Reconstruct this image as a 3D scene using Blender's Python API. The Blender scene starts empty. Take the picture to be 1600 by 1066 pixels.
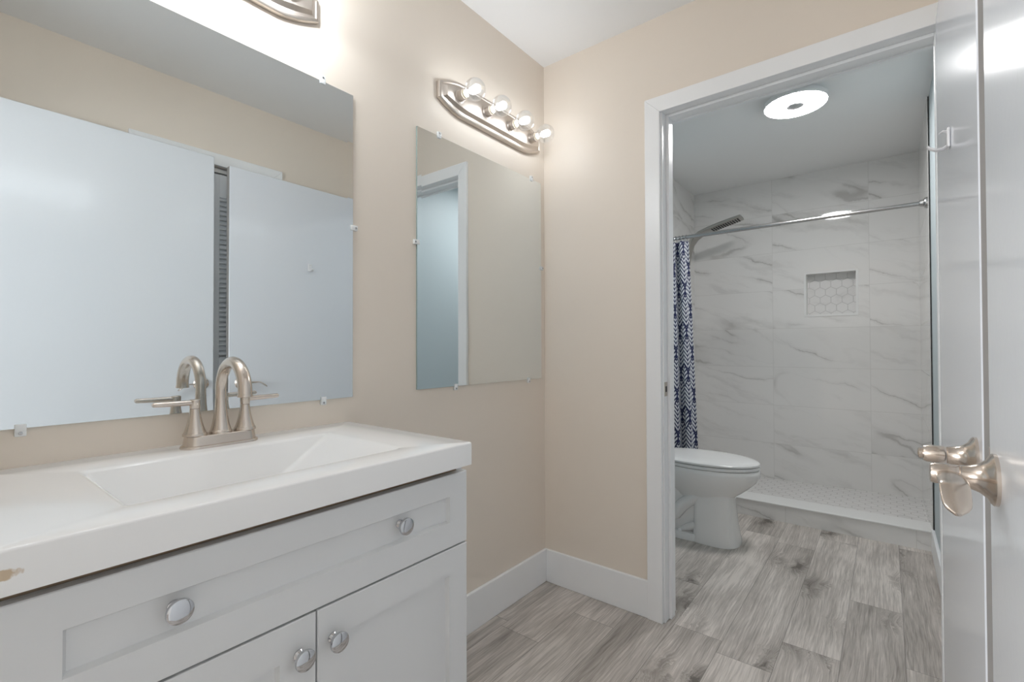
import bpy, bmesh, math, random
from mathutils import Vector, Matrix
from math import sin, cos, pi, radians as R

random.seed(7)
SC = bpy.context.scene
COL = SC.collection

# ------------------------------------------------------------------ camera
F, YAW, PITCH, ROLL = 741.41, 0.66861, 0.01263, -0.00256
cam_d = bpy.data.cameras.new('camera')
cam = bpy.data.objects.new('camera', cam_d); COL.objects.link(cam)
cam_d.sensor_width = 36.0
cam_d.lens = 36.0 * F / 1600.0
cam_d.clip_start = 0.01
_f = Vector((-sin(YAW) * cos(PITCH), cos(YAW) * cos(PITCH), sin(PITCH)))
_r = Vector((cos(YAW), sin(YAW), 0)); _u = _r.cross(_f)
_r2 = cos(ROLL) * _r + sin(ROLL) * _u
_u2 = -sin(ROLL) * _r + cos(ROLL) * _u
m = Matrix.Identity(4)
for i in range(3):
    m[i][0], m[i][1], m[i][2] = _r2[i], _u2[i], -_f[i]
m.translation = Vector((1.27854, -1.86868, 1.09993))
cam.matrix_world = m
SC.camera = cam

# ------------------------------------------------------------------ world, daylight fill, exposure
SC.view_settings.view_transform = 'Standard'
SC.view_settings.look = 'None'
SC.view_settings.gamma = 1.0
SC.view_settings.use_curve_mapping = False
SC.view_settings.exposure = 0.0
w = bpy.data.worlds.new('world'); SC.world = w; w.use_nodes = True
w.node_tree.nodes['Background'].inputs[0].default_value = (0.80, 0.90, 1.0, 1)
w.node_tree.nodes['Background'].inputs[1].default_value = 0.4
BULB = 43.0       # emission of each lit filament, bar by the corner
BULC = 232.0       # the same, bar above the large mirror
LED = 72.0          # emission of the bathroom ceiling light
DAY = 84.0         # fill light from an added, unseen bedroom window (W)
a = bpy.data.lights.new('unseen_window_fill', 'AREA'); a.shape = 'RECTANGLE'; a.size = 1.5; a.size_y = 1.7
a.energy = DAY; a.color = (0.97, 0.985, 1.0)
ao = bpy.data.objects.new('unseen_window_fill', a); COL.objects.link(ao)
ao.location = (-0.78, -4.70, 1.45); ao.rotation_euler = (R(90), 0, 0)   # added fill in the unseen window opening, shining into the bedroom (+y)
try:
    SC.cycles.max_bounces = 14; SC.cycles.diffuse_bounces = 8; SC.cycles.glossy_bounces = 6
    SC.cycles.transmission_bounces = 8; SC.cycles.transparent_max_bounces = 16
    SC.cycles.caustics_reflective = True; SC.cycles.blur_glossy = 1.0; SC.cycles.caustics_refractive = False
    SC.cycles.sample_clamp_indirect = 4.0
    SC.cycles.use_denoising = True
except Exception:
    pass

# ------------------------------------------------------------------ materials
def srgb(r, g, b):
    f = lambda c: (c / 255 / 12.92) if c / 255 <= .04045 else ((c / 255 + .055) / 1.055) ** 2.4
    return (f(r), f(g), f(b), 1)

class NT:
    """small helper to write node trees"""
    def __init__(s, name):
        s.m = bpy.data.materials.new(name); s.m.use_nodes = True
        s.t = s.m.node_tree; s.b = s.t.nodes['Principled BSDF']
    def n(s, typ, ins=None, **kw):
        d = s.t.nodes.new('ShaderNode' + typ)
        for k, v in kw.items(): setattr(d, k, v)
        for k, v in (ins or {}).items(): s.put(d.inputs[k], v)
        return d
    def put(s, sock, v):
        if isinstance(v, bpy.types.NodeSocket): s.t.links.new(v, sock)
        elif isinstance(v, bpy.types.Node): s.t.links.new(v.outputs[0], sock)
        else: sock.default_value = v
    def M(s, op, a, b=0.0, c=None, clamp=False):
        d = s.t.nodes.new('ShaderNodeMath'); d.operation = op; d.use_clamp = clamp
        s.put(d.inputs[0], a); s.put(d.inputs[1], b)
        if c is not None: s.put(d.inputs[2], c)
        return d.outputs[0]
    def V(s, x=0.0, y=0.0, z=0.0):
        d = s.t.nodes.new('ShaderNodeCombineXYZ')
        for k, v in enumerate((x, y, z)): s.put(d.inputs[k], v)
        return d.outputs[0]
    def VM(s, op, a, b):
        d = s.t.nodes.new('ShaderNodeVectorMath'); d.operation = op
        s.put(d.inputs[0], a); s.put(d.inputs[1], b)
        return d.outputs[0]
    def sep(s, v):
        d = s.t.nodes.new('ShaderNodeSeparateXYZ'); s.put(d.inputs[0], v); return d.outputs
    def noise(s, vec, scale, detail=3.0, rough=.55, dist=0.0, dim='3D'):
        d = s.n('TexNoise', noise_dimensions=dim)
        s.put(d.inputs['Vector'], vec); s.put(d.inputs['Scale'], scale); s.put(d.inputs['Detail'], detail)
        s.put(d.inputs['Roughness'], rough); s.put(d.inputs['Distortion'], dist)
        return d.outputs['Fac']
    def step(s, v, lo, hi):          # smooth 0..1
        d = s.n('MapRange', interpolation_type='SMOOTHSTEP')
        s.put(d.inputs['Value'], v); s.put(d.inputs['From Min'], lo); s.put(d.inputs['From Max'], hi)
        return d.outputs[0]
    def mix(s, f, a, b):
        d = s.n('Mix', data_type='RGBA')
        s.put(d.inputs[0], f); s.put(d.inputs[6], a); s.put(d.inputs[7], b)
        return d.outputs[2]
    def white(s, vec, dim='3D'):
        d = s.n('TexWhiteNoise', noise_dimensions=dim); s.put(d.inputs['Vector'], vec); return d.outputs
    def pos(s):
        return s.n('NewGeometry').outputs['Position']
    def objc(s):
        return s.n('TexCoord').outputs['Object']
    def bump(s, h, strength=.2, dist=.002):
        d = s.n('Bump'); s.put(d.inputs['Height'], h); s.put(d.inputs['Strength'], strength); s.put(d.inputs['Distance'], dist)
        s.t.links.new(d.outputs[0], s.b.inputs['Normal'])
    def set(s, **kw):
        for k, v in kw.items(): s.put(s.b.inputs[k.replace('_', ' ')], v)

def simple(name, col, rough=.5, metal=0.0, bumpscale=None, bumpstr=.05, spec=None, var=0.0, bdist=.001):
    t = NT(name); t.set(Roughness=rough, Metallic=metal)
    if spec is not None: t.b.inputs['Specular IOR Level'].default_value = spec
    if var:
        n = t.noise(t.objc(), 3.0, 4)
        d = tuple(c * (1 - var) for c in col[:3]) + (1,)
        t.set(Base_Color=t.mix(n, d, col))
    else: t.set(Base_Color=col)
    if bumpscale: t.bump(t.noise(t.pos(), bumpscale, 3), bumpstr, bdist)
    return t.m

MAT = {}
MAT['beige'] = simple('beige_wall_paint', (.78, .705, .62, 1), .55, bumpscale=160, bumpstr=.12, bdist=.0006)
MAT['aqua'] = simple('pale_aqua_paint', (.49, .56, .585, 1), .5, bumpscale=160, bumpstr=.1, bdist=.0006)
MAT['ceil'] = simple('ceiling_paint', (.86, .865, .87, 1), .8, bumpscale=140, bumpstr=.1, bdist=.0006)
MAT['ceilb'] = simple('bathroom_ceiling_paint', (.86, .86, .855, 1), .8, bumpscale=140, bumpstr=.1, bdist=.0006)
MAT['trim'] = simple('white_trim_gloss', (.87, .88, .89, 1), .3, bumpscale=30, bumpstr=.03)
MAT['doorpaint'] = simple('white_door_enamel', (.74, .77, .81, 1), .16, bumpscale=60, bumpstr=.12, bdist=.0006)
MAT['dooredge'] = simple('grey_door_edge', (.34, .325, .31, 1), .7)  # flat grey for the free edge of the bathroom door
MAT['doorsmooth'] = simple('white_door_enamel_smooth', (.76, .79, .84, 1), .13)
MAT['cab'] = simple('white_cabinet_lacquer', (.70, .71, .715, 1), .32)
MAT['rawwood'] = simple('raw_board_edge', (.40, .30, .21, 1), .8, var=.3)
MAT['porc'] = simple('white_porcelain', (.86, .855, .845, 1), .08)
MAT['seat'] = simple('white_seat_plastic', (.80, .80, .795, 1), .2)
MAT['chrome'] = simple('polished_chrome', (.62, .63, .65, 1), .06, 1.0)
MAT['nickel'] = simple('brushed_nickel', (.60, .545, .495, 1), .40, 1.0)
MAT['faucetn'] = simple('brushed_nickel_faucet', (.64, .575, .515, 1), .25, 1.0)
MAT['nickelwarm'] = simple('satin_nickel_lever', (.68, .60, .53, 1), .2, 1.0)
MAT['steel'] = simple('satin_steel', (.42, .41, .38, 1), .32, 1.0)
MAT['steelrod'] = simple('grey_steel_rod', (.50, .50, .50, 1), .25, 1.0)
MAT['blackt'] = simple('black_edge_profile', (.008, .009, .01, 1), .4)
MAT['dark'] = simple('dark_gap', (.03, .03, .03, 1), .7)
MAT['capwhite'] = simple('white_solid_cap', (.80, .80, .79, 1), .25)
MAT['socketin'] = simple('cream_socket_insert', (.78, .72, .58, 1), .5)
MAT['lightbody'] = simple('white_light_housing', (.80, .80, .80, 1), .4)
MAT['lightcap'] = simple('grey_speaker_cap', (.42, .42, .43, 1), .6)
MAT['hookp'] = simple('white_hook_plastic', (.82, .82, .84, 1), .3)
MAT['louver'] = simple('white_louver_paint', (.86, .87, .88, 1), .45)
MAT['bedwall'] = simple('bedroom_wall_paint', (.80, .79, .77, 1), .7)

def mirror_mat():
    t = NT('silvered_mirror'); t.set(Base_Color=(.80, .845, .86, 1), Metallic=1.0, Roughness=0.005); return t.m
MAT['mirror'] = mirror_mat()
MAT['mirroredge'] = simple('mirror_glass_edge', (.30, .38, .37, 1), .2)

def clear_glass(name, tint, lo, hi):
    t = NT(name); t.t.nodes.remove(t.b)
    out = t.t.nodes['Material Output']
    tr = t.n('BsdfTransparent'); tr.inputs[0].default_value = tint
    gl = t.n('BsdfGlossy'); gl.inputs['Roughness'].default_value = .03; gl.inputs[0].default_value = (1, 1, 1, 1)
    lw = t.n('LayerWeight'); lw.inputs['Blend'].default_value = .35
    f = t.n('MapRange'); t.put(f.inputs['Value'], lw.outputs['Facing'])
    f.inputs['To Min'].default_value = lo; f.inputs['To Max'].default_value = hi
    mx = t.n('MixShader'); t.put(mx.inputs[0], f.outputs[0]); t.put(mx.inputs[1], tr); t.put(mx.inputs[2], gl)
    t.t.links.new(mx.outputs[0], out.inputs[0]); return t.m
MAT['bulb'] = clear_glass('clear_bulb_glass', (.97, .98, .99, 1), .06, .8)
def clip_mat():
    t = NT('clear_acrylic'); t.t.nodes.remove(t.b); out = t.t.nodes['Material Output']
    tr = t.n('BsdfTransparent'); tr.inputs[0].default_value = (.92, .95, .96, 1)
    df = t.n('BsdfPrincipled'); df.inputs['Base Color'].default_value = (.93, .95, .96, 1); df.inputs['Roughness'].default_value = .08
    mx = t.n('MixShader'); mx.inputs[0].default_value = .8; t.put(mx.inputs[1], tr); t.put(mx.inputs[2], df)
    t.t.links.new(mx.outputs[0], out.inputs[0]); return t.m
MAT['clip'] = clip_mat()
def emit(name, col, strength):
    t = NT(name); t.set(Base_Color=(.8, .8, .8, 1), Emission_Color=col, Emission_Strength=strength); return t.m
MAT['filament'] = emit('glowing_filament', (.925, .965, 1.0, 1), BULB)
MAT['filament_b'] = emit('glowing_filament_bright', (.925, .965, 1.0, 1), BULC)
MAT['diffuser'] = emit('lit_diffuser', (1.0, .985, .975, 1), LED)

def plank_mat():
    t = NT('grey_oak_vinyl_planks')
    x, y, z = t.sep(t.pos())
    W, L = .178, 1.22
    u = t.M('DIVIDE', t.M('SUBTRACT', x, .785), W)
    n = t.M('FLOOR', u); fu = t.M('SUBTRACT', u, n)
    off = t.M('MULTIPLY', n, t.M('ADD', .0675, t.M('MULTIPLY', n, .1475)))
    v = t.M('DIVIDE', t.M('SUBTRACT', y, t.M('SUBTRACT', off, .065)), L)
    k = t.M('FLOOR', v); fv = t.M('SUBTRACT', v, k)
    wn = t.white(t.V(t.M('ADD', n, .5), t.M('ADD', k, .5), 3.3))
    rnd = wn[0]; rc = wn[1]
    offv = t.VM('SCALE', rc, (0, 0, 0)); offv.node.inputs['Scale'].default_value = 37.0
    p = t.VM('ADD', t.V(x, y, 0), offv)
    px, py, pz = t.sep(p)
    # knots: sparse stretched cells that bend the grain
    vor = t.n('TexVoronoi', feature='F1'); t.put(vor.inputs['Vector'], t.V(t.M('MULTIPLY', t.M('ADD', px, t.M('MULTIPLY', t.M('SUBTRACT', t.noise(t.V(t.M('MULTIPLY', px, 9.0), t.M('MULTIPLY', py, 9.0), pz), 1.0, 4, .65), .5), .22)), 7.5), t.M('MULTIPLY', py, 2.6), pz)); vor.inputs['Scale'].default_value = 1.0
    dist = vor.outputs['Distance']
    keep = t.step(t.sep(vor.outputs['Color'])[0], .50, .58)
    knot = t.M('MULTIPLY', t.step(dist, .42, .03), keep)
    core = t.M('MULTIPLY', t.step(dist, .13, .02), keep)
    bend = t.M('MULTIPLY', knot, .035)
    gx = t.M('ADD', px, t.M('ADD', bend, t.M('MULTIPLY', t.noise(t.V(t.M('MULTIPLY', px, 6.0), t.M('MULTIPLY', py, 1.5), pz), 1.0, 3), .045)))
    broad = t.noise(t.V(t.M('MULTIPLY', gx, 22.0), t.M('MULTIPLY', py, 1.3), pz), 1.0, 4, .6, .4)
    fine = t.noise(t.V(t.M('MULTIPLY', gx, 130.0), t.M('MULTIPLY', py, 5.0), pz), 1.0, 4, .65)
    vfine = t.noise(t.V(t.M('MULTIPLY', gx, 330.0), t.M('MULTIPLY', py, 9.0), pz), 1.0, 2, .6)
    blotch = t.noise(t.V(t.M('MULTIPLY', px, 4.2), t.M('MULTIPLY', py, 2.1), pz), 1.0, 3, .5, .5)
    val = t.M('ADD', t.M('MULTIPLY', broad, .40), t.M('ADD', t.M('MULTIPLY', fine, .46), t.M('MULTIPLY', vfine, .42)))
    val = t.M('ADD', val, t.M('MULTIPLY', blotch, .44))
    val = t.M('ADD', val, t.M('MULTIPLY', t.M('SUBTRACT', rnd, .5), .13))
    val = t.M('SUBTRACT', val, t.M('ADD', t.M('MULTIPLY', knot, .22), t.M('MULTIPLY', core, .22)))
    r = t.n('ValToRGB'); t.put(r.inputs[0], val)
    e = r.color_ramp.elements
    e[0].position = .50; e[0].color = (0.142, 0.125, 0.109, 1)
    e[1].position = 1.0; e[1].color = (0.680, 0.630, 0.585, 1)
    q = r.color_ramp.elements.new(.72); q.color = (0.340, 0.308, 0.279, 1)
    q = r.color_ramp.elements.new(.88); q.color = (0.509, 0.468, 0.432, 1)
    ex = t.M('MULTIPLY', t.M('MINIMUM', fu, t.M('SUBTRACT', 1.0, fu)), W)
    ey = t.M('MULTIPLY', t.M('MINIMUM', fv, t.M('SUBTRACT', 1.0, fv)), L)
    seam = t.step(t.M('MINIMUM', ex, ey), .0004, .0016)
    col = t.mix(t.M('MULTIPLY', t.M('SUBTRACT', 1.0, seam), .6), r.outputs[0], (.07, .065, .06, 1))
    t.set(Base_Color=col, Roughness=t.M('ADD', .40, t.M('MULTIPLY', fine, .2)))
    t.bump(t.M('ADD', t.M('MULTIPLY', seam, .6), t.M('MULTIPLY', fine, .25)), .25, .001)
    return t.m
MAT['planks'] = plank_mat()

def marble_nodes(t, u, v, idv):
    """grey-veined white marble; returns colour for tile-local plane coordinates"""
    o = t.VM('SCALE', idv, (0, 0, 0)); o.node.inputs['Scale'].default_value = 23.0
    p = t.VM('ADD', t.V(u, v, 0), o)
    px, py, pz = t.sep(p)
    c, s = cos(R(20)), sin(R(20))
    al = t.M('SUBTRACT', t.M('MULTIPLY', px, c), t.M('MULTIPLY', py, s))
    ac = t.M('ADD', t.M('MULTIPLY', px, s), t.M('MULTIPLY', py, c))
    wob = t.noise(t.V(t.M('MULTIPLY', al, 3.0), t.M('MULTIPLY', ac, 3.0), pz), 1.0, 5, .62)
    ac2 = t.M('ADD', ac, t.M('MULTIPLY', t.M('SUBTRACT', wob, .5), .16))
    n1 = t.noise(t.V(t.M('MULTIPLY', al, .75), t.M('MULTIPLY', ac2, 3.6), pz), 1.0, 1.2, .5)
    d1 = t.M('ABSOLUTE', t.M('SUBTRACT', n1, .5))
    mask = t.step(t.noise(t.V(t.M('MULTIPLY', al, 3.0), t.M('MULTIPLY', ac, 3.0), t.M('ADD', pz, 9.0)), 1.0, 2), .42, .64)
    thin = t.M('MULTIPLY', t.step(d1, .012, .001), t.M('ADD', .12, t.M('MULTIPLY', mask, .88)))
    soft = t.M('MULTIPLY', t.step(d1, .055, .0), mask)
    n2 = t.noise(t.V(t.M('MULTIPLY', al, 1.6), t.M('MULTIPLY', ac2, 7.5), t.M('ADD', pz, 4.0)), 1.0, 5, .62)
    broad = t.step(n2, .52, .78)
    f = t.M('ADD', t.M('MULTIPLY', thin, .34), t.M('ADD', t.M('MULTIPLY', soft, .20), t.M('MULTIPLY', broad, .30)), clamp=True)
    return t.mix(f, (.78, .77, .755, 1), (.30, .285, .265, 1))

def tile_mat(name, axis, u0, W=.622, v0=.02, H=.305, grout=.0013, rough=.03):
    t = NT(name); x, y, z = t.sep(t.pos())
    a = x if axis == 'x' else y
    u = t.M('DIVIDE', t.M('SUBTRACT', a, u0), W); v = t.M('DIVIDE', t.M('SUBTRACT', z, v0), H)
    n, k = t.M('FLOOR', u), t.M('FLOOR', v)
    fu, fv = t.M('SUBTRACT', u, n), t.M('SUBTRACT', v, k)
    wn = t.white(t.V(t.M('ADD', n, .5), t.M('ADD', k, .5), 1.7 if axis == 'x' else 6.1))
    col = marble_nodes(t, a, z, wn[1])
    e = t.M('MINIMUM', t.M('MULTIPLY', t.M('MINIMUM', fu, t.M('SUBTRACT', 1.0, fu)), W), t.M('MULTIPLY', t.M('MINIMUM', fv, t.M('SUBTRACT', 1.0, fv)), H))
    g = t.step(e, grout * .5, grout * 1.6)
    col = t.mix(t.M('SUBTRACT', 1.0, g), col, (.62, .61, .59, 1))
    t.set(Base_Color=col, Roughness=t.M('ADD', rough, t.M('MULTIPLY', t.M('SUBTRACT', 1.0, g), .4)))
    t.bump(g, .12, .0008)
    return t.m
MAT['tile_x'] = tile_mat('marble_wall_tile_back', 'x', -.06)
MAT['tile_y'] = tile_mat('marble_wall_tile_side', 'y', 1.80)
MAT['tile_curb'] = tile_mat('marble_curb_tile', 'x', .150, v0=-.4, H=.6)

def hex_mat(name, plane, S, base=(.76, .75, .74, 1), gr=(.52, .51, .50, 1)):
    t = NT(name); x, y, z = t.sep(t.pos())
    a, b = (x, y) if plane == 'xy' else (x, z)
    h = S * math.sqrt(3)
    def md(v, per, off):
        q = t.M('DIVIDE', t.M('ADD', v, off), per)
        f = t.M('SUBTRACT', q, t.M('FLOOR', q))
        return t.M('MULTIPLY', t.M('SUBTRACT', f, .5), per)
    ax_, ay_ = md(a, S, 0), md(b, h, 0)
    bx_, by_ = md(a, S, S / 2), md(b, h, h / 2)
    da = t.M('ADD', t.M('MULTIPLY', ax_, ax_), t.M('MULTIPLY', ay_, ay_))
    db = t.M('ADD', t.M('MULTIPLY', bx_, bx_), t.M('MULTIPLY', by_, by_))
    sel = t.M('LESS_THAN', da, db)
    gx = t.M('ADD', bx_, t.M('MULTIPLY', sel, t.M('SUBTRACT', ax_, bx_)))
    gy = t.M('ADD', by_, t.M('MULTIPLY', sel, t.M('SUBTRACT', ay_, by_)))
    gx, gy = t.M('ABSOLUTE', gx), t.M('ABSOLUTE', gy)
    d = t.M('MAXIMUM', gx, t.M('ADD', t.M('MULTIPLY', gx, .5), t.M('MULTIPLY', gy, .8660254)))
    g = t.step(d, S / 2 - .0008, S / 2 - .0028)
    n = t.step(t.noise(t.V(t.M('MULTIPLY', a, 7.0), t.M('MULTIPLY', b, 11.0), 0.0), 1.0, 4, .6, .5), .5, .8)
    col = t.mix(t.M('MULTIPLY', n, .35), base, (.45, .44, .43, 1))
    col = t.mix(g, gr, col)
    t.set(Base_Color=col, Roughness=.22); t.bump(g, .5, .002)
    return t.m
MAT['hexfloor'] = hex_mat('hexagon_floor_mosaic', 'xy', .066)
MAT['hexniche'] = hex_mat('hexagon_niche_mosaic', 'xz', .070, gr=(.58, .57, .56, 1))

def top_mat():
    t = NT('glossy_white_cultured_marble')
    p = t.pos(); x, y, z = t.sep(p)
    n = t.noise(p, 60.0, 3)
    dy = t.M('DIVIDE', t.M('ADD', y, 1.806), .022); dz = t.M('DIVIDE', t.M('SUBTRACT', z, .8505), .0105)
    d = t.M('ADD', t.M('SQRT', t.M('ADD', t.M('MULTIPLY', dy, dy), t.M('MULTIPLY', dz, dz))), t.M('MULTIPLY', t.M('SUBTRACT', n, .5), 1.3))
    st = t.M('MULTIPLY', t.step(d, .75, .55), t.step(x, .505, .51))      # a smear of beige paint on the front edge
    t.set(Base_Color=t.mix(st, (.85, .85, .845, 1), (.56, .44, .31, 1)), Roughness=.12)
    return t.m
MAT['top'] = top_mat()

def curtain_mat():
    t = NT('navy_feather_print_fabric')
    uv = t.n('UVMap').outputs[0]; x, y, z = t.sep(uv)
    W, H = .115, .30
    u = t.M('DIVIDE', x, W); v = t.M('DIVIDE', y, H)
    u = t.M('ABSOLUTE', t.M('SUBTRACT', t.M('SUBTRACT', u, t.M('FLOOR', u)), .5))    # 0 at leaf axis .. .5 at neighbour axis
    cs = t.M('COSINE', t.M('MULTIPLY', v, 2 * pi))
    b = t.M('ADD', .25, t.M('MULTIPLY', cs, .25))
    inside = t.M('LESS_THAN', u, b)
    ul = t.M('ADD', t.M('MULTIPLY', inside, u), t.M('MULTIPLY', t.M('SUBTRACT', 1.0, inside), t.M('SUBTRACT', .5, u)))
    edge = t.step(t.M('ABSOLUTE', t.M('SUBTRACT', u, b)), .055, .035)
    vv = t.M('ADD', v, t.M('MULTIPLY', t.M('SUBTRACT', 1.0, inside), .5))
    st = t.M('SUBTRACT', vv, t.M('MULTIPLY', t.M('POWER', ul, .8), .42))
    sn = t.M('SINE', t.M('MULTIPLY', st, 2 * pi * 10))
    stripe = t.step(sn, .0, .35)
    axis = t.step(ul, .02, .008)
    f = t.M('MAXIMUM', edge, t.M('MAXIMUM', stripe, axis))
    t.set(Base_Color=t.mix(f, (.72, .74, .78, 1), (.012, .018, .075, 1)), Roughness=.8)
    return t.m
MAT['curtain'] = curtain_mat()

# ------------------------------------------------------------------ mesh helpers
class MB:
    def __init__(s): s.bm = bmesh.new(); s.uv = None
    def box(s, x0, x1, y0, y1, z0, z1, bev=0.0, seg=2, mi=0):
        r = bmesh.ops.create_cube(s.bm, size=1)
        vs = r['verts']
        for v in vs:
            v.co = Vector(((x0 + x1) / 2 + v.co.x * (x1 - x0), (y0 + y1) / 2 + v.co.y * (y1 - y0), (z0 + z1) / 2 + v.co.z * (z1 - z0)))
        fs = {f for v in vs for f in v.link_faces}
        for f in fs: f.material_index = mi
        if bev:
            es = list({e for v in vs for e in v.link_edges})
            bmesh.ops.bevel(s.bm, geom=es, offset=bev, segments=seg, profile=.5, affect='EDGES', clamp_overlap=True)
        return s
    def loft(s, secs, cap0=True, cap1=True, closed=True):
        rows = [[s.bm.verts.new(p) for p in sec] for sec in secs]
        n = len(rows[0])
        for a, b in zip(rows, rows[1:]):
            for i in range(n if closed else n - 1):
                j = (i + 1) % n
                try: s.bm.faces.new((a[i], a[j], b[j], b[i]))
                except ValueError: pass
        if cap0: s.bm.faces.new(list(reversed(rows[0])))
        if cap1: s.bm.faces.new(rows[-1])
        return s
    def lathe(s, prof, origin, axis, seg=32):
        """prof: list of (radius, distance along axis)"""
        ax = Vector(axis).normalized()
        e1 = ax.orthogonal().normalized(); e2 = ax.cross(e1)
        o = Vector(origin)
        secs = [[o + ax * h + (e1 * cos(2 * pi * i / seg) + e2 * sin(2 * pi * i / seg)) * max(r, 1e-5) for i in range(seg)] for r, h in prof]
        return s.loft(secs)
    def tube(s, pts, rad, seg=16, up=(0, 0, 1), flat=1.0):
        pts = [Vector(p) for p in pts]; n = len(pts)
        rads = rad if isinstance(rad, (list, tuple)) else [rad] * n
        secs = []; prev = None
        for i, p in enumerate(pts):
            d = (pts[min(i + 1, n - 1)] - pts[max(i - 1, 0)]).normalized()
            if prev is None:
                u = Vector(up); u = (u - d * u.dot(d))
                if u.length < 1e-4: u = d.orthogonal()
                u.normalize()
            else:
                u = (prev - d * prev.dot(d)).normalized()
            prev = u; w_ = d.cross(u)
            rr = rads[i]; ra, rb = rr if isinstance(rr, tuple) else (rr, rr * flat)
            secs.append([p + u * (cos(2 * pi * k / seg) * ra) + w_ * (sin(2 * pi * k / seg) * rb) for k in range(seg)])
        return s.loft(secs)
    def build(s, name, mat, parent=None, smooth=None, shift=None, local=False, bevel=0.0):
        bm = s.bm
        bmesh.ops.recalc_face_normals(bm, faces=bm.faces)
        me = bpy.data.meshes.new(name)
        o = bpy.data.objects.new(name, me)
        off = Vector((0, 0, 0))
        if parent is not None and not local: off = base_of(parent)
        elif shift is not None: off = Vector(shift)
        if off.length: bmesh.ops.translate(bm, verts=bm.verts, vec=-off)
        bm.to_mesh(me); bm.free()
        for mm in (mat if isinstance(mat, list) else [mat]): me.materials.append(mm)
        COL.objects.link(o)
        if parent is not None: o.parent = parent
        elif shift is not None: o.location = shift
        if bevel:
            md = o.modifiers.new('edge', 'BEVEL'); md.width = bevel; md.segments = 3; md.limit_method = 'ANGLE'; md.angle_limit = R(20)
            md.harden_normals = False
        if smooth is not None:
            me.polygons.foreach_set('use_smooth', [True] * len(me.polygons))
            me.set_sharp_from_angle(angle=R(smooth))
        return o

def base_of(o):
    while o.parent is not None: o = o.parent
    return Vector(o.location)

def tag(o, label=None, cat=None, group=None, kind=None):
    if label: o['label'] = label
    if cat: o['category'] = cat
    if group: o['group'] = group
    if kind: o['kind'] = kind
    return o
def thing(name, loc, label, cat, group=None):
    o = bpy.data.objects.new(name, None); o.empty_display_size = .05
    COL.objects.link(o); o.location = loc
    return tag(o, label, cat, group)
def struct(name, mb, mat, label=None, cat=None, **kw):
    o = mb.build(name, mat, **kw); return tag(o, label, cat, None, 'structure')

# ------------------------------------------------------------------ the setting
H = 2.44
XR = 1.49            # right wall of the vanity room
XB = 1.468           # right wall of the bathroom
OX0, OX1, OZ = .577, 1.412, 2.049    # doorway to the bathroom
WT = .115

fl = MB(); fl.box(-.06, 1.60, -1.975, 1.53, -.05, 0).box(-1.6, 3.2, -4.7, -1.975, -.05, 0)
struct('floor', fl, MAT['planks'], 'grey oak vinyl plank floor running from the vanity into the bathroom', 'floor')

b = MB(); b.box(-.12, 0, -1.975, 0, 0, H)
struct('wall_left', b, MAT['beige'], 'beige wall behind the vanity and both mirrors', 'wall')
def two_sided(mb, front_test):
    for f in mb.bm.faces:
        f.normal_update()
        f.material_index = 1 if front_test(f) else 0
b = MB()
b.box(-.12, OX0 - .012, 0, WT, 0, H).box(OX1 + .012, 1.60, 0, WT, 0, H).box(OX0 - .012, OX1 + .012, 0, WT, OZ + .012, H)
two_sided(b, lambda f: f.normal.y > .5)
struct('wall_back', b, [MAT['beige'], MAT['aqua']], 'beige wall around the white bathroom doorway', 'wall')
# right wall with the closet opening
CY0, CY1, CZ = -1.19, -.605, 2.055
b = MB(); b.box(XR, 1.60, -1.975, CY0, 0, H).box(XR, 1.60, CY1, 0, 0, H).box(XR, 1.60, CY0, CY1, CZ, H)
struct('wall_right', b, MAT['beige'], 'beige wall behind the open doors, seen in the large mirror', 'wall')
b = MB(); b.box(1.60, 2.1, CY0 - .3, CY0 - .28, 0, H).box(1.60, 2.1, CY1 + .28, CY1 + .3, 0, H).box(2.1, 2.12, CY0 - .3, CY1 + .3, 0, H)
struct('wall_closet', b, MAT['bedwall'], 'inside walls of the closet behind the louvered door', 'wall')
FY = -1.86
b = MB(); b.box(-.12, .478, FY - WT, FY, 0, H).box(1.412, 1.60, FY - WT, FY, 0, H).box(.478, 1.412, FY - WT, FY, OZ + .012, H)
struct('wall_front', b, MAT['beige'], 'beige wall with the entrance doorway beside the vanity', 'wall')
b = MB(); b.box(-.12, 1.60, -1.975, .06, H, H + .06)
struct('ceiling', b, MAT['ceil'], 'white ceiling above the vanity', 'ceiling')
b = MB(); b.box(-.17, 1.60, .06, 2.56, H, H + .06)
struct('ceiling_bathroom', b, MAT['ceilb'], 'white bathroom ceiling with a round light', 'ceiling')
# bedroom beyond the entrance, unseen; its window opening is placed to steer the fill light
b = MB()
b.box(-1.7, -1.6, -4.7, -1.975, 0, H).box(3.2, 3.3, -4.7, -1.975, 0, H)
b.box(-1.6, -.12, -1.975, -1.875, 0, H).box(1.60, 3.2, -1.975, -1.875, 0, H)
b.box(0.0, 3.2, -4.8, -4.7, 0, H).box(-1.6, 0.0, -4.8, -4.7, 0, .55).box(-1.6, 0.0, -4.8, -4.7, 2.35, H)
struct('wall_bedroom', b, MAT['bedwall'], 'pale bedroom walls outside the entrance doorway', 'wall')
b = MB(); b.box(-1.7, 3.3, -4.8, -1.975, H, H + .06)
struct('ceiling_bedroom', b, MAT['ceil'], 'white bedroom ceiling outside the entrance doorway', 'ceiling')
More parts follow.
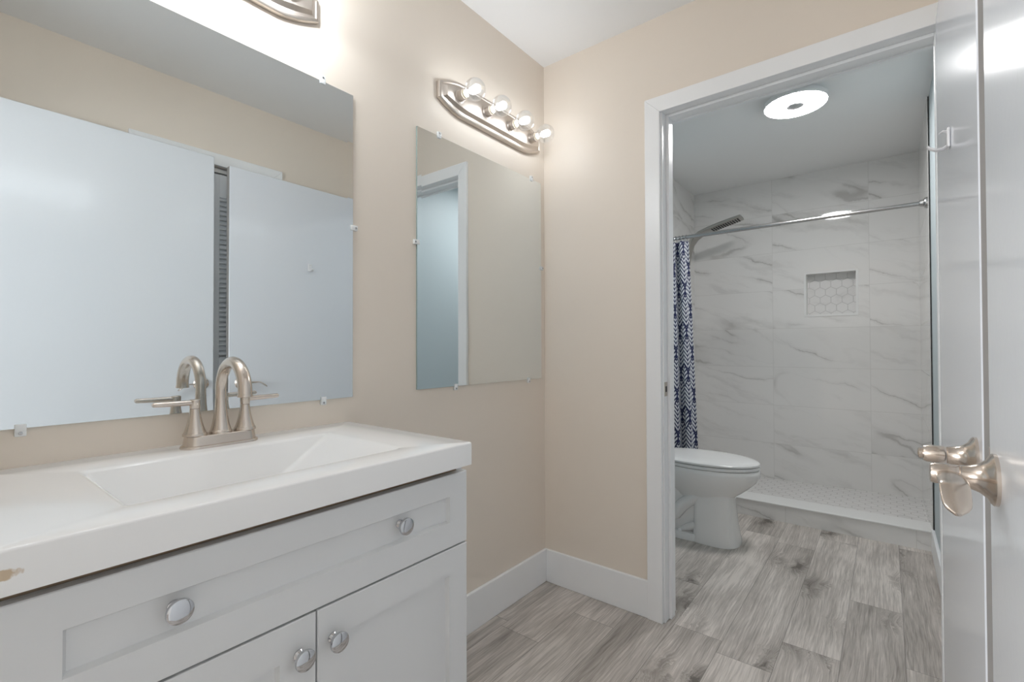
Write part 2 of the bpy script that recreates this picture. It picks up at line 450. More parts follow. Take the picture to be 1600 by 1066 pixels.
# bathroom walls
SY = 1.50            # where the shower tile starts
b = MB(); b.box(-.17, -.05, WT, SY, 0, H)
struct('wall_bathroom_left', b, MAT['aqua'], 'pale aqua bathroom wall behind the toilet', 'wall')
b = MB(); b.box(XB, 1.60, WT, SY, 0, H)
struct('wall_bathroom_right', b, MAT['aqua'], 'pale aqua bathroom wall opposite the toilet', 'wall')
b = MB(); b.box(-.17, -.05, SY, 2.52, 0, H)
struct('wall_shower_left', b, MAT['tile_y'], 'marble tiled shower wall carrying the shower tower', 'wall')
b = MB(); b.box(1.460, 1.60, SY + .004, 2.52, 0, H)
struct('wall_shower_right', b, MAT['tile_y'], 'marble tiled shower wall at the far end of the curtain rod', 'wall')
NX0, NX1, NZ0, NZ1 = .79, 1.107, 1.339, 1.655
b = MB()
b.box(-.05, NX0, 2.42, 2.52, 0, H).box(NX1, 1.46, 2.42, 2.52, 0, H).box(NX0, NX1, 2.42, 2.52, 0, NZ0).box(NX0, NX1, 2.42, 2.52, NZ1, H)
wsb = struct('wall_shower_back', b, MAT['tile_x'], 'marble tiled shower wall with the square niche', 'wall')
n = MB(); n.box(NX0, NX1, 2.505, 2.52, NZ0, NZ1)
n.build('niche_back', MAT['hexniche'], wsb)
n = MB(); e = .012
n.box(NX0 - e, NX0, 2.416, 2.421, NZ0 - e, NZ1 + e).box(NX1, NX1 + e, 2.416, 2.421, NZ0 - e, NZ1 + e)
n.box(NX0, NX1, 2.416, 2.421, NZ0 - e, NZ0).box(NX0, NX1, 2.416, 2.421, NZ1, NZ1 + e)
n.box(NX0, NX0 + .003, 2.416, 2.506, NZ0, NZ1).box(NX1 - .003, NX1, 2.416, 2.506, NZ0, NZ1).box(NX0, NX1, 2.416, 2.506, NZ0, NZ0 + .003)
n.build('niche_edging', MAT['capwhite'], wsb)
# shower floor and curb
sf = MB()
secs = [[(-.05, 1.66, .02), (-.05, 2.42, .02), (-.05, 2.42, .03), (-.05, 1.66, .045)],
        [(1.46, 1.66, .02), (1.46, 2.42, .02), (1.46, 2.42, .058), (1.46, 1.66, .06)]]
sf.loft(secs)
struct('floor_shower', sf, MAT['hexfloor'], 'white hexagon mosaic floor of the shower', 'floor')
b = MB(); b.box(-.05, XB, 1.52, 1.68, 0, .098)
cb = struct('curb', b, MAT['tile_curb'], 'low marble tiled curb in front of the shower', 'curb')
b = MB(); b.box(-.05, XB - .001, 1.514, 1.686, .0985, .1085, .003)
tag(b.build('curb_cap', MAT['capwhite'], cb), 'smooth white cap')
b = MB(); b.box(1.462, 1.4655, 1.492, SY + .003, .11, H - .005)
struct('trim_1', b, MAT['blackt'], 'thin black vertical edge strip where the shower tile begins', 'trim')

# baseboards
def baseboard(name, x0, x1, y0, y1, label, h=.150):
    b = MB(); b.box(x0, x1, y0, y1, 0, h, .003)
    return struct(name, b, MAT['trim'], label, 'baseboard')
baseboard('baseboard_left', 0, .014, -1.036, -.0005, 'white baseboard between the vanity and the corner')
baseboard('baseboard_back', .0145, .511, -.014, 0, 'white baseboard between the corner and the bathroom doorway')
baseboard('baseboard_bathroom_right', XB - .014, XB, WT + .02, 1.513, 'white baseboard along the aqua wall by the shower curb', .125)
baseboard('baseboard_bathroom_left', -.05, -.036, WT + .02, 1.513, 'white baseboard behind the toilet', .125)
baseboard('baseboard_right', XR - .014, XR, -.53, -.02, 'white baseboard behind the open bathroom door')

# doorway casing, jamb and stop
def casing_front(mb, x0, x1, z1, yf, yb, w_=.0625):
    """mitred flat casing: outer edges x0..x1, top z1"""
    xi0, xi1, zi = x0 + w_, x1 - w_, z1 - w_
    for pts in ([(x0, 0), (xi0, 0), (xi0, zi), (x0, z1)], [(xi1, 0), (x1, 0), (x1, z1), (xi1, zi)], [(x0, z1), (xi0, zi), (xi1, zi), (x1, z1)]):
        mb.loft([[(x, yf, z) for x, z in pts], [(x, yb, z) for x, z in pts]])
b = MB(); casing_front(b, .509, 1.478, 2.106, -.018, 0)
struct('trim_2', b, MAT['trim'], 'white flat casing around the bathroom doorway', 'door casing', bevel=.0025)
b = MB(); casing_front(b, .509, 1.467, 2.106, WT, WT + .016)
struct('trim_3', b, MAT['trim'], 'white casing on the bathroom side of the doorway', 'door casing')
b = MB()
b.box(OX0 - .012, OX0, -.001, WT, 0, OZ + .012).box(OX1, OX1 + .012, -.001, WT, 0, OZ + .012).box(OX0, OX1, -.001, WT, OZ, OZ + .012)
jy0, jy1 = .038, .076
b.box(OX0, OX0 + .012, jy0, jy1, 0, OZ, .002).box(OX1 - .012, OX1, jy0, jy1, 0, OZ, .002).box(OX0 + .012, OX1 - .012, jy0, jy1, OZ - .012, OZ, .002)
jb = struct('trim_4', b, MAT['trim'], 'white door jamb with a raised stop, left side bearing a strike plate', 'door jamb')
b = MB(); b.box(OX0 - .001, OX0 + .0016, .004, .034, .900, .957, .001)
tag(b.build('strike_plate', MAT['nickel'], jb), 'small nickel strike plate')
b = MB(); b.box(OX0 + .0014, OX0 + .0022, .012, .027, .917, .940)
b.build('strike_hole', MAT['dark'], jb)
b = MB(); casing_front(b, .42, 1.474, 2.106, FY + .016, FY)
struct('trim_5', b, MAT['trim'], 'white casing around the entrance doorway', 'door casing')
b = MB(); b.box(.478, .490, FY - WT, FY, 0, OZ).box(1.400, 1.412, FY - WT, FY, 0, OZ).box(.478, 1.412, FY - WT, FY, OZ, OZ + .012)
struct('trim_6', b, MAT['trim'], 'white jamb of the entrance doorway', 'door jamb')
# closet casing on the right wall
b = MB()
y0, y1, zt, cw = -1.253, -.542, 2.118, .062
for pts in ([(y0, 0), (y0 + cw, 0), (y0 + cw, zt - cw), (y0, zt)], [(y1 - cw, 0), (y1, 0), (y1, zt), (y1 - cw, zt - cw)], [(y0, zt), (y0 + cw, zt - cw), (y1 - cw, zt - cw), (y1, zt)]):
    b.loft([[(XR - .015, y, z) for y, z in pts], [(XR, y, z) for y, z in pts]])
struct('trim_7', b, MAT['trim'], 'white casing of the louvered closet behind the two doors', 'door casing', bevel=.002)
# louvered bifold
b = MB()
def leaf(b, ya, yb):
    st = .04
    b.box(1.505, 1.533, ya, ya + st, .02, 2.02, .002).box(1.505, 1.533, yb - st, yb, .02, 2.02, .002)
    b.box(1.505, 1.533, ya + st, yb - st, 1.90, 2.02).box(1.505, 1.533, ya + st, yb - st, .02, .15).box(1.505, 1.533, ya + st, yb - st, .95, 1.05)
d3 = None
leaf(b, -.900, -.609); leaf(b, -1.186, -.906)
d3 = struct('door_3', b, MAT['louver'], 'white louvered closet door glimpsed in the gap between the two doors', 'closet door', shift=(1.519, -.90, 0))
b = MB()
for ya, yb in ((-.860, -.649), (-1.146, -.946)):
    z = .165
    while z < 1.89:
        if not (.93 < z < 1.055):
            b.loft([[(1.507, y, z), (1.509, y, z - .004), (1.531, y, z + .018), (1.529, y, z + .022)] for y in (ya, yb)])
        z += .0257
b.build('louver_slats', MAT['louver'], d3)
b = MB(); b.box(1.505, 1.533, CY0, CY1, 2.028, 2.054)
b.build('track', MAT['steelrod'], d3)

# ------------------------------------------------------------------ the two doors
def lever_handle(door, y, z, s, privacy):
    """lever on the face x=0 of a door, s = +1/-1 direction of the lever along y"""
    b = MB(); b.lathe([(.034, 0), (.034, .004), (.031, .007), (.025, .010), (.019, .017), (.0155, .026), (.0145, .034), (.0145, .036)], (0, y, z), (-1, 0, 0), 40)
    rose = tag(b.build('lever_handle', MAT['nickelwarm'], door, 40, local=True), 'satin nickel handle')
    b = MB()
    b.lathe([(.0125, .035), (.0135, .036), (.0140, .040), (.0140, .062), (.0125, .066), (.009, .067)], (0, y, z), (-1, 0, 0), 32)
    secs = []; N = 22; cx = -.047
    for i in range(N + 1):
        q = i / N
        e_ = max(0, q - .62) / .38; zz = z + .002 * sin(q * pi) - .025 * e_ ** 1.25
        slope = -.025 * 1.25 * e_ ** .25 / .38 / .108 if e_ > 0 else 0
        slope = max(slope, -1.6)
        hw = (.0135 + .0015 * sin(q * pi)) * (1 if q < .86 else math.sqrt(max(.03, 1 - ((q - .86) / .145) ** 2)))
        th = .0075 - .0048 * min(1, q * 1.6)
        c = Vector((cx, y + s * (.002 + .108 * q), zz)); up = Vector((0, -s * slope, 1)).normalized()
        sec = []
        for k in range(20):
            a_ = 2 * pi * k / 20
            sec.append(c + Vector((hw * (abs(cos(a_)) ** .7) * (1 if cos(a_) >= 0 else -1), 0, 0)) + up * th * (abs(sin(a_)) ** .8) * (1 if sin(a_) >= 0 else -1))
        secs.append(sec)
    b.loft(secs)
    b.build('lever', MAT['nickelwarm'], rose, 50, local=True)
    if privacy:
        b = MB(); b.lathe([(.0085, .066), (.0085, .072), (.0065, .0735), (.0001, .074)], (0, y, z), (-1, 0, 0), 20)
        b.build('privacy_button', MAT['nickelwarm'], rose, 40, local=True)
    b = MB(); b.lathe([(.034, 0), (.034, .004), (.030, .008), (.02, .010)], (.035, y, z), (1, 0, 0), 32)
    b.build('rosette', MAT['nickelwarm'], rose, 40, local=True)

b = MB(); b.box(0, .035, -.830, 0, 0, 2.030, .002, 1)
for f in b.bm.faces:
    f.normal_update()
    if f.normal.y < -.9: f.material_index = 1
d1 = struct('door_1', b, [MAT['doorsmooth'], MAT['dooredge']], 'white flush bathroom door swung open against the right wall, with a hook on it', 'door')
d1.location = (1.3985, -.026, .012); d1.rotation_euler = (0, 0, -.0088)
lever_handle(d1, -.768, .905, 1, True)
b = MB(); b.box(.007, .028, -.8312, -.829, .875, .935); b.build('latch_plate', MAT['nickel'], d1, local=True)
for k, z in enumerate((.18, 1.0, 1.82)):
    b = MB(); b.lathe([(.006, 0), (.006, .09)], (.037, .008, z), (0, 0, 1), 14); b.build('hinge', MAT['nickel'], d1, 40, local=True)
b = MB(); b.box(0, .035, 0, .905, 0, 2.053, .002, 1)
d2 = struct('door_2', b, MAT['doorpaint'], 'white flush entrance door nearest the camera, open against the right wall', 'door')
d2.location = (1.3905, -1.832, .012); d2.rotation_euler = (0, 0, 0)
lever_handle(d2, .850, .911, -1, False)
b = MB(); b.box(.007, .028, .904, .9062, .880, .940); b.build('latch_plate', MAT['nickel'], d2, local=True)
for k, z in enumerate((.18, 1.0, 1.82)):
    b = MB(); b.lathe([(.006, 0), (.006, .09)], (.037, -.008, z), (0, 0, 1), 14); b.build('hinge', MAT['nickel'], d2, 40, local=True)

# hook stuck on the bathroom door
hx, hy, hz = 1.3945, -.42, 1.567
t = thing('door_hook', (hx, hy, hz), 'small white plastic hook stuck on the bathroom door', 'hook')
b = MB(); b.box(hx - .005, hx, hy - .012, hy + .012, hz - .020, hz + .024, .002); b.build('plate', MAT['hookp'], t, 40)
b = MB()
pts = [(hx - .003, hy, hz + .016), (hx - .010, hy, hz + .017)]
b.tube([(hx - .003, hy, hz - .014), (hx - .012, hy, hz - .020), (hx - .024, hy, hz - .020), (hx - .034, hy, hz - .014), (hx - .038, hy, hz - .008)], [(.003, .009)] * 3 + [(.003, .008), (.002, .006)], 12)
b.build('hook_arm', MAT['hookp'], t, 60)
b = MB()
b.tube([(hx - .003, hy, hz + .018), (hx - .012, hy, hz + .020), (hx - .018, hy, hz + .016)], [(.002, .006), (.002, .006), (.001, .004)], 10)
b.build('upper_lip', MAT['hookp'], t, 60)


# ------------------------------------------------------------------ vanity cabinet
VY0, VY1 = -1.822, -1.042
t = thing('vanity_cabinet', (.24, (VY0 + VY1) / 2, 0), 'white shaker vanity cabinet with one wide drawer over two doors', 'cabinet')
b = MB()
b.box(.004, .469, VY0, VY0 + .018, 0, .8245).box(.004, .469, VY1 - .018, VY1, 0, .8245)
b.box(.004, .45, VY0 + .018, VY1 - .018, .09, .106).box(.004, .012, VY0 + .018, VY1 - .018, .106, .8245).box(.40, .416, VY0 + .018, VY1 - .018, 0, .09)
b.build('carcass', MAT['cab'], t)
b = MB(); b.box(.41, .468, VY0 + .018, VY1 - .018, .775, .8245).box(.41, .468, VY0 + .018, VY1 - .018, .60, .635)
tag(b.build('front_rail', MAT['rawwood'], t), 'raw wood rail showing as a dark line under the top')
def shaker(y0, y1, z0, z1, ry0, ry1, rz0, rz1, xf=.490, xr=.4805, xb=.4705, c=.0045):
    b = MB(); q = lambda x, A, B, C, D: [(x, A, C), (x, B, C), (x, B, D), (x, A, D)]
    e = .0015
    b.loft([q(xb, y0, y1, z0, z1), q(xf - e, y0, y1, z0, z1), q(xf, y0 + e, y1 - e, z0 + e, z1 - e), q(xf, ry0, ry1, rz0, rz1), q(xr, ry0 + c, ry1 - c, rz0 + c, rz1 - c)])
    return b
def knob(parent, y, z, label=None):
    b = MB()
    b.lathe([(.0095, 0), (.0095, .002), (.008, .004), (.0062, .006), (.0058, .012), (.007, .015), (.012, .0175), (.0168, .0195), (.0175, .0215), (.0175, .0245), (.0168, .0258), (.0145, .0268), (.0105, .0276), (.0055, .0281), (.0001, .0283)], (0, 0, 0), (1, 0, 0), 40)
    bmesh.ops.translate(b.bm, verts=b.bm.verts, vec=Vector((.4903 if label is None else .4806, y, z)))
    return b.build('knob', MAT['chrome'], parent, 35)
dr = shaker(-1.819, -1.0455, .6415, .8070, -1.752, -1.101, .697, .757).build('drawer', MAT['cab'], t)
knob(dr, -1.634, .733, 'r'); knob(dr, -1.237, .733, 'r')
dl = shaker(-1.819, -1.4255, .092, .6375, -1.756, -1.489, .152, .577).build('door', MAT['cab'], t)
knob(dl, -1.457, .578)
dr_ = shaker(-1.4225, -1.0455, .092, .6375, -1.359, -1.103, .152, .577).build('door', MAT['cab'], t)
knob(dr_, -1.394, .578)

# vanity top with integrated basin
TZ, TB = .8775, .8250
t = thing('sink_counter', (.25, -1.434, TB), 'glossy white countertop with a moulded rectangular basin and a beige smear on its front', 'vanity top')
b = MB()
def rr(x0, x1, y0, y1, z, r=.0, n=6):
    pts = []
    for cx, cy, a0 in ((x1 - r, y1 - r, 0), (x0 + r, y1 - r, 90), (x0 + r, y0 + r, 180), (x1 - r, y0 + r, 270)):
        for i in range(n + 1):
            a_ = R(a0 + 90 * i / n); pts.append((cx + r * cos(a_), cy + r * sin(a_), z))
    return pts
X0, X1, Y0, Y1 = .001, .512, -1.826, -1.050
e = .004
b.loft([rr(X0 + .02, X1 - .025, Y0 + .02, Y1 - .02, TB, .002), rr(X0, X1 - .0005, Y0, Y1, TB, .003), rr(X0, X1, Y0, Y1, TZ - e, .004), rr(X0 + e * .3, X1 - e * .3, Y0 + e * .3, Y1 - e * .3, TZ - e * .3, .004), rr(X0 + e, X1 - e, Y0 + e, Y1 - e, TZ, .004),
        rr(.128, .438, -1.684, -1.188, TZ, .012), rr(.133, .432, -1.679, -1.194, TZ - .0015, .012), rr(.139, .426, -1.673, -1.201, TZ - .006, .012),
        rr(.160, .375, -1.630, -1.345, TZ - .092, .016), rr(.166, .369, -1.622, -1.355, TZ - .098, .016), rr(.175, .36, -1.61, -1.367, TZ - .100, .016)], cap0=False)
b.build('basin_top', MAT['top'], t, 45)
b = MB(); b.lathe([(.022, 0), (.022, .002), (.019, .0035), (.012, .003), (.0001, .0025)], (.26, -1.47, TZ - .100), (0, 0, 1), 32)
b.build('drain', MAT['chrome'], t, 40)

# ------------------------------------------------------------------ faucet
fx, fy = .068, -1.4235
t = thing('faucet', (fx, fy, TZ), 'brushed nickel two-handle faucet with a gooseneck spout on the vanity top', 'faucet')
def stadium(hl, hw, z, n=12):
    pts = []
    for i in range(n + 1):
        a_ = -pi / 2 + pi * i / n; pts.append((fx + hw * sin(a_), fy + (hl - hw) + hw * cos(a_), z))
    for i in range(n + 1):
        a_ = pi / 2 + pi * i / n; pts.append((fx + hw * sin(a_), fy - (hl - hw) + hw * cos(a_), z))
    return pts
b = MB()
b.loft([stadium(.0805, .029, TZ), stadium(.0805, .029, TZ + .0035), stadium(.0785, .0275, TZ + .006), stadium(.0755, .0255, TZ + .0065), stadium(.0725, .0235, TZ + .026), stadium(.0705, .022, TZ + .0275)])
b.build('base_plate', MAT['faucetn'], t, 35)
b = MB()
prof = [(.0228, .0275), (.0228, .031), (.0220, .033), (.0212, .0335), (.0182, .045), (.0152, .062), (.0132, .080), (.0120, .10), (.0115, .122)]
b.lathe(prof, (fx, fy, TZ), (0, 0, 1), 36)
Rr, zc = .064, TZ + .126
pts = [(fx, fy, TZ + .120)]
for i in range(25):
    a_ = pi - pi * 1.0 * i / 24; pts.append((fx + Rr + Rr * cos(a_), fy, zc + Rr * sin(a_)))
pts += [(fx + 2 * Rr, fy, zc - .004)]
b.tube(pts, [.0115 + .0028 * (i / (len(pts) - 1)) for i in range(len(pts))], 24, up=(0, 1, 0))
b.lathe([(.0145, 0), (.0152, .002), (.0152, .006), (.012, .007), (.0115, .004), (.0001, .004)], (fx + 2 * Rr, fy, zc - .003), (0, 0, -1), 28)
b.build('spout', MAT['faucetn'], t, 40)
for s in (-1, 1):
    b = MB(); hy_ = fy + s * .0525
    b.lathe([(.0235, .0275), (.0235, .031), (.0225, .0335), (.0215, .034), (.0180, .044), (.0148, .056), (.0122, .069), (.0106, .080), (.0101, .087)], (fx, hy_, TZ), (0, 0, 1), 36)
    hd = b.build('handle', MAT['faucetn'], t, 35)
    b = MB()
    b.lathe([(.0096, .0875), (.0101, .0885), (.0108, .104), (.0108, .1065), (.0096, .1075), (.0001, .108)], (fx, hy_, TZ), (0, 0, 1), 32)
    b.tube([(fx, hy_ + s * .004, TZ + .1005), (fx, hy_ + s * .03, TZ + .101), (fx, hy_ + s * .06, TZ + .1015), (fx, hy_ + s * .076, TZ + .102), (fx, hy_ + s * .079, TZ + .102)], [(.0062, .008), (.0060, .0078), (.0056, .0075), (.0052, .0072), (.003, .005)], 16)
    b.build('lever', MAT['faucetn'], hd, 40)

# ------------------------------------------------------------------ mirrors
def mirror(loc, y0, y1, z0, z1, label, clips):
    t = thing('mirror', (0, (y0 + y1) / 2, z0), label, 'mirror', None)
    bw, d = .019, -.00022
    q = lambda x, i: [(x, y0 + i, z0 + i), (x, y1 - i, z0 + i), (x, y1 - i, z1 - i), (x, y0 + i, z1 - i)]
    b = MB(); b.loft([q(.0060 - d, 0), q(.0060, bw)], cap0=False); b.build('glass', MAT['mirror'], t)
    b = MB(); b.loft([q(.0005, 0), q(.0056, 0)]); b.build('backing', MAT['mirroredge'], t)
    for (y, z, a_) in clips:
        b = MB(); w_, h_ = .008, .013
        # clip body outside the mirror edge and a lip over the glass; a_ = direction towards the mirror
        dy, dz = {'d': (0, -1), 'u': (0, 1), 'l': (-1, 0), 'r': (1, 0)}[a_]
        def bx(c0, c1, x0, x1):
            if dz: b.box(x0, x1, y - w_, y + w_, *sorted((z + dz * c0, z + dz * c1)), .0015)
            else: b.box(x0, x1, *sorted((y + dy * c0, y + dy * c1)), z - w_, z + w_, .0015)
        bx(-.015, -.0005, 0.0002, .0095); bx(-.006, .008, .0066, .0105)
        c = b.build('clip', MAT['clip'], t, 30)
        b = MB(); b.lathe([(.0032, 0), (.0028, .0012), (.0001, .0015)], (.0095, y - dy * .009, z - dz * .009), (1, 0, 0), 14)
        b.build('screw', MAT['steelrod'], c, 30)
    return t
mirror(0, -1.812, -1.038, .9500, 1.8695, 'large frameless mirror above the vanity, reflecting the white doors',
       [(-1.138, 1.8695, 'd'), (-1.712, 1.8695, 'd'), (-1.038, 1.464, 'l'), (-1.133, .950, 'u'), (-1.741, .950, 'u')])
mirror(0, -.786, -.036, .9535, 1.8690, 'narrower frameless mirror near the corner, reflecting the bathroom doorway',
       [(-.683, 1.869, 'd'), (-.111, 1.869, 'd'), (-.786, 1.464, 'r'), (-.036, 1.470, 'l'), (-.599, .9535, 'u'), (-.136, .9535, 'u')])

# ------------------------------------------------------------------ vanity lights
def vanity_light(cy, cz, label, fil='filament'):
    t = thing('vanity_light', (0, cy, cz), label, 'wall light', 'four-bulb vanity light bars')
    HL, HH = .318, .066
    def outl(d, x):
        hl, hh = HL - d, HH - d
        tip = .030 - d * .45; ln = .125
        pts = []
        n = 10
        for sy, sz in ((1, 1), (-1, 1), (-1, -1), (1, -1)):
            arc = []
            for i in range(n + 1):
                q = i / n      # 0 at tip, 1 at full height
                a_ = q * pi / 2
                arc.append((x, cy + sy * (hl - ln * q), cz + sz * (tip + (hh - tip) * sin(a_))))
            pts += arc if (sy * sz) > 0 else arc[::-1]
        return pts
    b = MB()
    b.loft([outl(0, .0005), outl(0, .012), outl(.002, .016), outl(.006, .0185), outl(.010, .019), outl(.013, .016), outl(.019, .017), outl(.024, .022), outl(.029, .029), outl(.032, .0300)])
    b.build('back_plate', MAT['nickel'], t, 28)
    for k in range(4):
        y = cy + (k - 1.5) * .1525
        b = MB(); b.lathe([(.0245, .029), (.0245, .031), (.021, .032), (.0195, .034), (.0195, .044), (.0205, .0445), (.0205, .047), (.0195, .0475), (.0195, .058), (.0165, .058), (.0165, .054)], (0, y, cz), (1, 0, 0), 32)
        sk = b.build('socket', MAT['nickel'], t, 30)
        b = MB(); b.lathe([(.0162, .050), (.0162, .0575), (.0135, .0575), (.0135, .062), (.0145, .064), (.0001, .0645)], (0, y, cz), (1, 0, 0), 24)
        b.build('socket_insert', MAT['socketin'], sk, 30)
        rb, cx = .040, .108
        prof = [(.0135, .0625), (.0138, .068)]
        a0 = math.asin(.0150 / rb)
        for i in range(22):
            a_ = a0 + (pi - a0) * i / 21
            prof.append((rb * sin(a_), cx - rb * cos(a_)))
        b = MB(); b.lathe(prof, (0, y, cz), (1, 0, 0), 36)
        bl = b.build('bulb', MAT['bulb'], t, 60)
        b = MB(); b.lathe([(.0001, .082), (.007, .084), (.0125, .092), (.0140, .104), (.0125, .118), (.007, .127), (.0001, .129)], (0, y, cz), (1, 0, 0), 10)
        b.build('filament', MAT[fil], bl, 60)
    return t
vanity_light(-.3735, 2.040, 'lit four-bulb nickel light bar above the narrower corner mirror')
vanity_light(-1.472, 2.058, 'nickel light bar above the large mirror, only its end in view', 'filament_b')

# ------------------------------------------------------------------ bathroom things
# round ceiling light
t = thing('ceiling_light', (.905, 1.06, H), 'round lit white ceiling light with a grey center cap in the bathroom', 'ceiling light')
b = MB(); b.lathe([(.128, 0), (.128, .018), (.149, .022), (.1515, .028), (.1515, .044), (.149, .047), (.1455, .0475)], (.905, 1.06, H), (0, 0, -1), 64)
b.build('housing', MAT['lightbody'], t, 35)
b = MB(); b.lathe([(.145, .0478), (.144, .0495), (.135, .0505), (.0405, .0508), (.0405, .048)], (.905, 1.06, H), (0, 0, -1), 64)
b.build('diffuser', MAT['diffuser'], t, 35)
b = MB(); b.lathe([(.0400, .0485), (.0400, .0530), (.0375, .0545), (.0001, .055)], (.905, 1.06, H), (0, 0, -1), 32)
b.build('center_cap', MAT['lightcap'], t, 35)

# toilet, facing +x
tyc, tx0 = .985, -.04
t = thing('toilet', (.30, tyc, 0), 'white two-piece toilet with an elongated closed lid beside the shower curb', 'toilet')
def egg(xb, xf, hw, xc, z, n=56, pb=2.6, pf=2.0):
    pts = []
    for i in range(n):
        a_ = 2 * pi * i / n; c_, s_ = cos(a_), sin(a_)
        p = pf if c_ > 0 else pb
        cx_ = abs(c_) ** (2 / p) * (1 if c_ >= 0 else -1); sx_ = abs(s_) ** (2 / p) * (1 if s_ >= 0 else -1)
        pts.append((xc + (xf - xc if c_ > 0 else xc - xb) * cx_, tyc + hw * sx_, z))
    return pts
b = MB()
b.loft([egg(.30, .585, .095, .46, .235), egg(.28, .610, .110, .46, .262), egg(.25, .645, .130, .46, .290), egg(.22, .683, .152, .45, .322), egg(.20, .713, .170, .45, .352), egg(.19, .729, .181, .45, .380), egg(.185, .734, .184, .45, .402), egg(.185, .733, .184, .45, .416), egg(.19, .728, .180, .45, .424)])
# front pedestal column
b.loft([egg(.395, .634, .120, .50, .001, pb=5, pf=2.8), egg(.395, .634, .120, .50, .012, pb=5, pf=2.8), egg(.397, .627, .117, .50, .045, pb=5, pf=2.8), egg(.400, .617, .112, .50, .11, pb=5, pf=2.7), egg(.402, .608, .108, .50, .20, pb=5, pf=2.6), egg(.402, .606, .107, .50, .262, pb=5, pf=2.5), egg(.402, .606, .107, .50, .285, pb=5, pf=2.5)])
# rear foot, recessed body, trapway
b.loft([egg(.06, .46, .118, .30, .001, pb=6, pf=5), egg(.06, .46, .118, .30, .030, pb=6, pf=5), egg(.065, .455, .110, .30, .040, pb=6, pf=5)])
b.loft([egg(.09, .45, .075, .30, .03, pb=5, pf=5), egg(.08, .45, .078, .30, .25, pb=5, pf=5), egg(.06, .45, .12, .30, .36, pb=5, pf=5), egg(.05, .45, .15, .30, .42, pb=5, pf=5)])
for s in (-1, 1):
    b.tube([(.46, tyc + s * .074, .275), (.40, tyc + s * .078, .235), (.34, tyc + s * .08, .185), (.30, tyc + s * .08, .13), (.24, tyc + s * .08, .10), (.18, tyc + s * .08, .13), (.15, tyc + s * .08, .20), (.14, tyc + s * .078, .28)], [.030, .034, .036, .036, .036, .036, .036, .034], 16)
    b.tube([(.45, tyc + s * .082, .10), (.38, tyc + s * .084, .07), (.33, tyc + s * .082, .045)], [.018, .022, .012], 12)
b.build('bowl', MAT['porc'], t, 50)
b = MB()
b.loft([egg(.185, .728, .180, .45, .4265), egg(.18, .733, .184, .45, .430), egg(.18, .733, .184, .45, .441), egg(.185, .729, .181, .45, .4445)])
b.build('seat', MAT['seat'], t, 40)
b = MB()
b.loft([egg(.185, .727, .179, .45, .4475), egg(.178, .733, .184, .45, .450), egg(.178, .732, .184, .45, .459), egg(.186, .722, .176, .45, .4655), egg(.22, .68, .148, .45, .4705), egg(.30, .58, .09, .45, .4735), egg(.44, .46, .008, .45, .4745)])
b.build('lid', MAT['seat'], t, 40)
b = MB(); b.box(tx0, .165, tyc - .215, tyc + .215, .40, .745, .02, 4); tk = b.build('tank', MAT['porc'], t, 40)
b = MB(); b.box(tx0 - .002, .175, tyc - .225, tyc + .225, .748, .785, .012, 4); b.build('tank_lid', MAT['porc'], t, 40)
b = MB(); b.lathe([(.012, 0), (.012, .012), (.008, .014)], (.165, tyc - .15, .69), (1, 0, 0), 20); b.tube([(.176, tyc - .15, .69), (.178, tyc - .10, .686), (.178, tyc - .07, .684)], [(.006, .004)] * 3, 12)
tag(b.build('flush_handle', MAT['chrome'], tk, 40), 'chrome flush handle')
for s in (-1, 1):
    b = MB(); b.lathe([(.013, 0), (.013, .006), (.009, .014), (.0001, .017)], (.33, tyc + s * .098, .040), (0, 0, 1), 18); b.build('bolt_cap', MAT['seat'], t, 40)

# curtain rod
RY, RZ = 1.58, 1.887
t = thing('curtain_rod', (.7, RY, RZ), 'grey steel tension rod across the shower opening', 'curtain rod')
b = MB(); b.lathe([(.0135, .01), (.0135, .80)], (-.05, RY, RZ), (1, 0, 0), 24); b.lathe([(.0115, .79), (.0115, 1.50)], (-.05, RY, RZ), (1, 0, 0), 24)
b.build('rod', MAT['steelrod'], t, 30)
for x, d in ((-.05, 1), (1.460, -1)):
    b = MB(); b.lathe([(.031, 0), (.031, .006), (.028, .012), (.020, .016), (.0185, .022), (.0165, .032), (.014, .034)], (x, RY, RZ), (d, 0, 0), 32)
    b.build('end_flange', MAT['steelrod'], t, 30)

# shower curtain, pushed to the left end of the rod
t = thing('shower_curtain', (.06, RY - .012, .12), 'white shower curtain with navy feather leaf print, bunched behind the toilet', 'shower curtain')
b = MB(); bm = b.bm
NU, NV = 220, 60
Zt, Zb = RZ - .030, .115
uvl = bm.loops.layers.uv.new('UVMap')
rows = []; us = []
for j in range(NV + 1):
    q = j / NV; z = Zt + (Zb - Zt) * q
    row = []; ul = [0.0]; prev = None
    xr_ = .166 + .066 * q ** .8
    for i in range(NU + 1):
        s_ = i / NU
        ph = s_ * 2 * pi * 3.1 + .5 * sin(2.2 * q + s_ * 4)
        amp = .017 + .012 * q + .004 * sin(s_ * 11 + q * 2)
        x = -.035 + (xr_ + .035) * s_ + .007 * sin(2 * ph)
        y = RY - .016 - .026 * q - amp * cos(ph + pi)
        p = Vector((x, y, z))
        if prev is not None: ul.append(ul[-1] + (p - prev).length)
        prev = p; row.append(bm.verts.new(p))
    rows.append(row); us.append(ul)
for j in range(NV):
    for i in range(NU):
        f = bm.faces.new((rows[j][i], rows[j][i + 1], rows[j + 1][i + 1], rows[j + 1][i]))
        for lp, (jj, ii) in zip(f.loops, ((j, i), (j, i + 1), (j + 1, i + 1), (j + 1, i))):
            lp[uvl].uv = (us[jj][ii] * (.50 / us[jj][-1]) + .03, Zt + (Zb - Zt) * jj / NV)
cl = b.build('cloth', MAT['curtain'], t, 180)
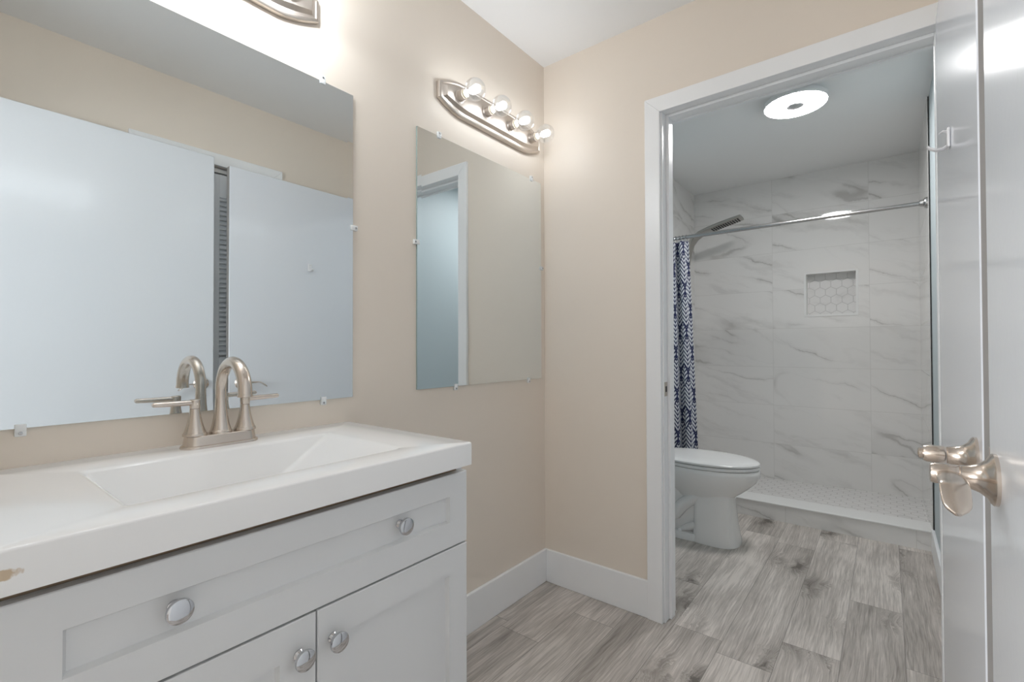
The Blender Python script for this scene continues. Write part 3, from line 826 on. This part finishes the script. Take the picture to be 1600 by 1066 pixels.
sd = cl.modifiers.new('thickness', 'SOLIDIFY'); sd.thickness = .0012
for k in range(8):
    x = -.025 + k * .0255
    b = MB(); ring = []
    for i in range(25):
        a_ = 2 * pi * i / 24; ring.append((x + .002 * sin(a_), RY + .021 * sin(a_), RZ - .011 + .028 * cos(a_)))
    b.tube(ring, .0018, 8, up=(1, 0, 0)); b.build('ring', MAT['chrome'], t, 60)

# shower panel with a curved overhead
t = thing('shower_tower', (-.05, 2.03, 1.1), 'grey steel shower tower curving into a flat overhead sprayer', 'shower panel')
py_, pw = 2.03, .060
path = [(-.006, .95), (-.006, 1.2), (-.002, 1.45), (.004, 1.65), (.012, 1.78), (.024, 1.86), (.046, 1.925), (.080, 1.972), (.125, 2.000), (.19, 2.022), (.27, 2.044), (.35, 2.063), (.425, 2.081)]
b = MB(); secs = []
for i, (x, z) in enumerate(path):
    a0, a1 = path[max(0, i - 1)], path[min(len(path) - 1, i + 1)]
    d = Vector((a1[0] - a0[0], 0, a1[1] - a0[1])).normalized(); nn = Vector((d.z, 0, -d.x))
    hw = pw * (.8 + .25 * min(1, i / 9)); th = .012 if i < 12 else .009
    c = Vector((x, py_, z)); yv = Vector((0, 1, 0)); r_ = .006
    sec = [c + nn * th + yv * (hw - r_), c + nn * (th - r_) + yv * hw, c - nn * (th - r_) + yv * hw, c - nn * th + yv * (hw - r_),
           c - nn * th - yv * (hw - r_), c - nn * (th - r_) - yv * hw, c + nn * (th - r_) - yv * hw, c + nn * th - yv * (hw - r_)]
    secs.append(sec)
b.loft(secs); b.build('column', MAT['steel'], t, 35)
for zz in (1.05, 1.62):
    b = MB(); b.box(-.05, -.012, py_ - .03, py_ + .03, zz, zz + .05); b.build('wall_bracket', MAT['steel'], t)
b = MB(); d = Vector((.235, 0, .059)).normalized(); nn = Vector((d.z, 0, -d.x))
for i in range(12):
    c = Vector((.205, py_, 2.026)) + d * (.0175 * i + .008) + nn * .0122
    for yy in (-1, 1):
        o_ = c + Vector((0, yy * .024, 0))
        b.loft([[o_ + d * a_ + Vector((0, yy2, 0)) + nn * h_ for a_, yy2 in ((-.004, -.021), (.004, -.021), (.004, .021), (-.004, .021))] for h_ in (-.001, .0025)])
tag(b.build('spray_nozzles', MAT['dark'], t), 'dark spray nozzles')
for z, r_ in ((1.411, .021), (1.297, .021)):
    b = MB(); b.lathe([(.010, 0), (.010, .012), (r_, .014), (r_, .040), (r_ - .004, .043), (.0001, .044)], (.008, py_, z), (1, 0, 0), 24)
    tag(b.build('control_knob', MAT['chrome'], t, 35), 'chrome control knob')
b = MB(); b.tube([(.012, py_ - .02, 1.0), (.05, py_ - .02, .92), (.06, py_ - .01, .70), (.03, py_, .60), (-.0, py_ + .01, .75), (-.004, py_, .95)], .007, 12); b.build('hose', MAT['chrome'], t, 60)
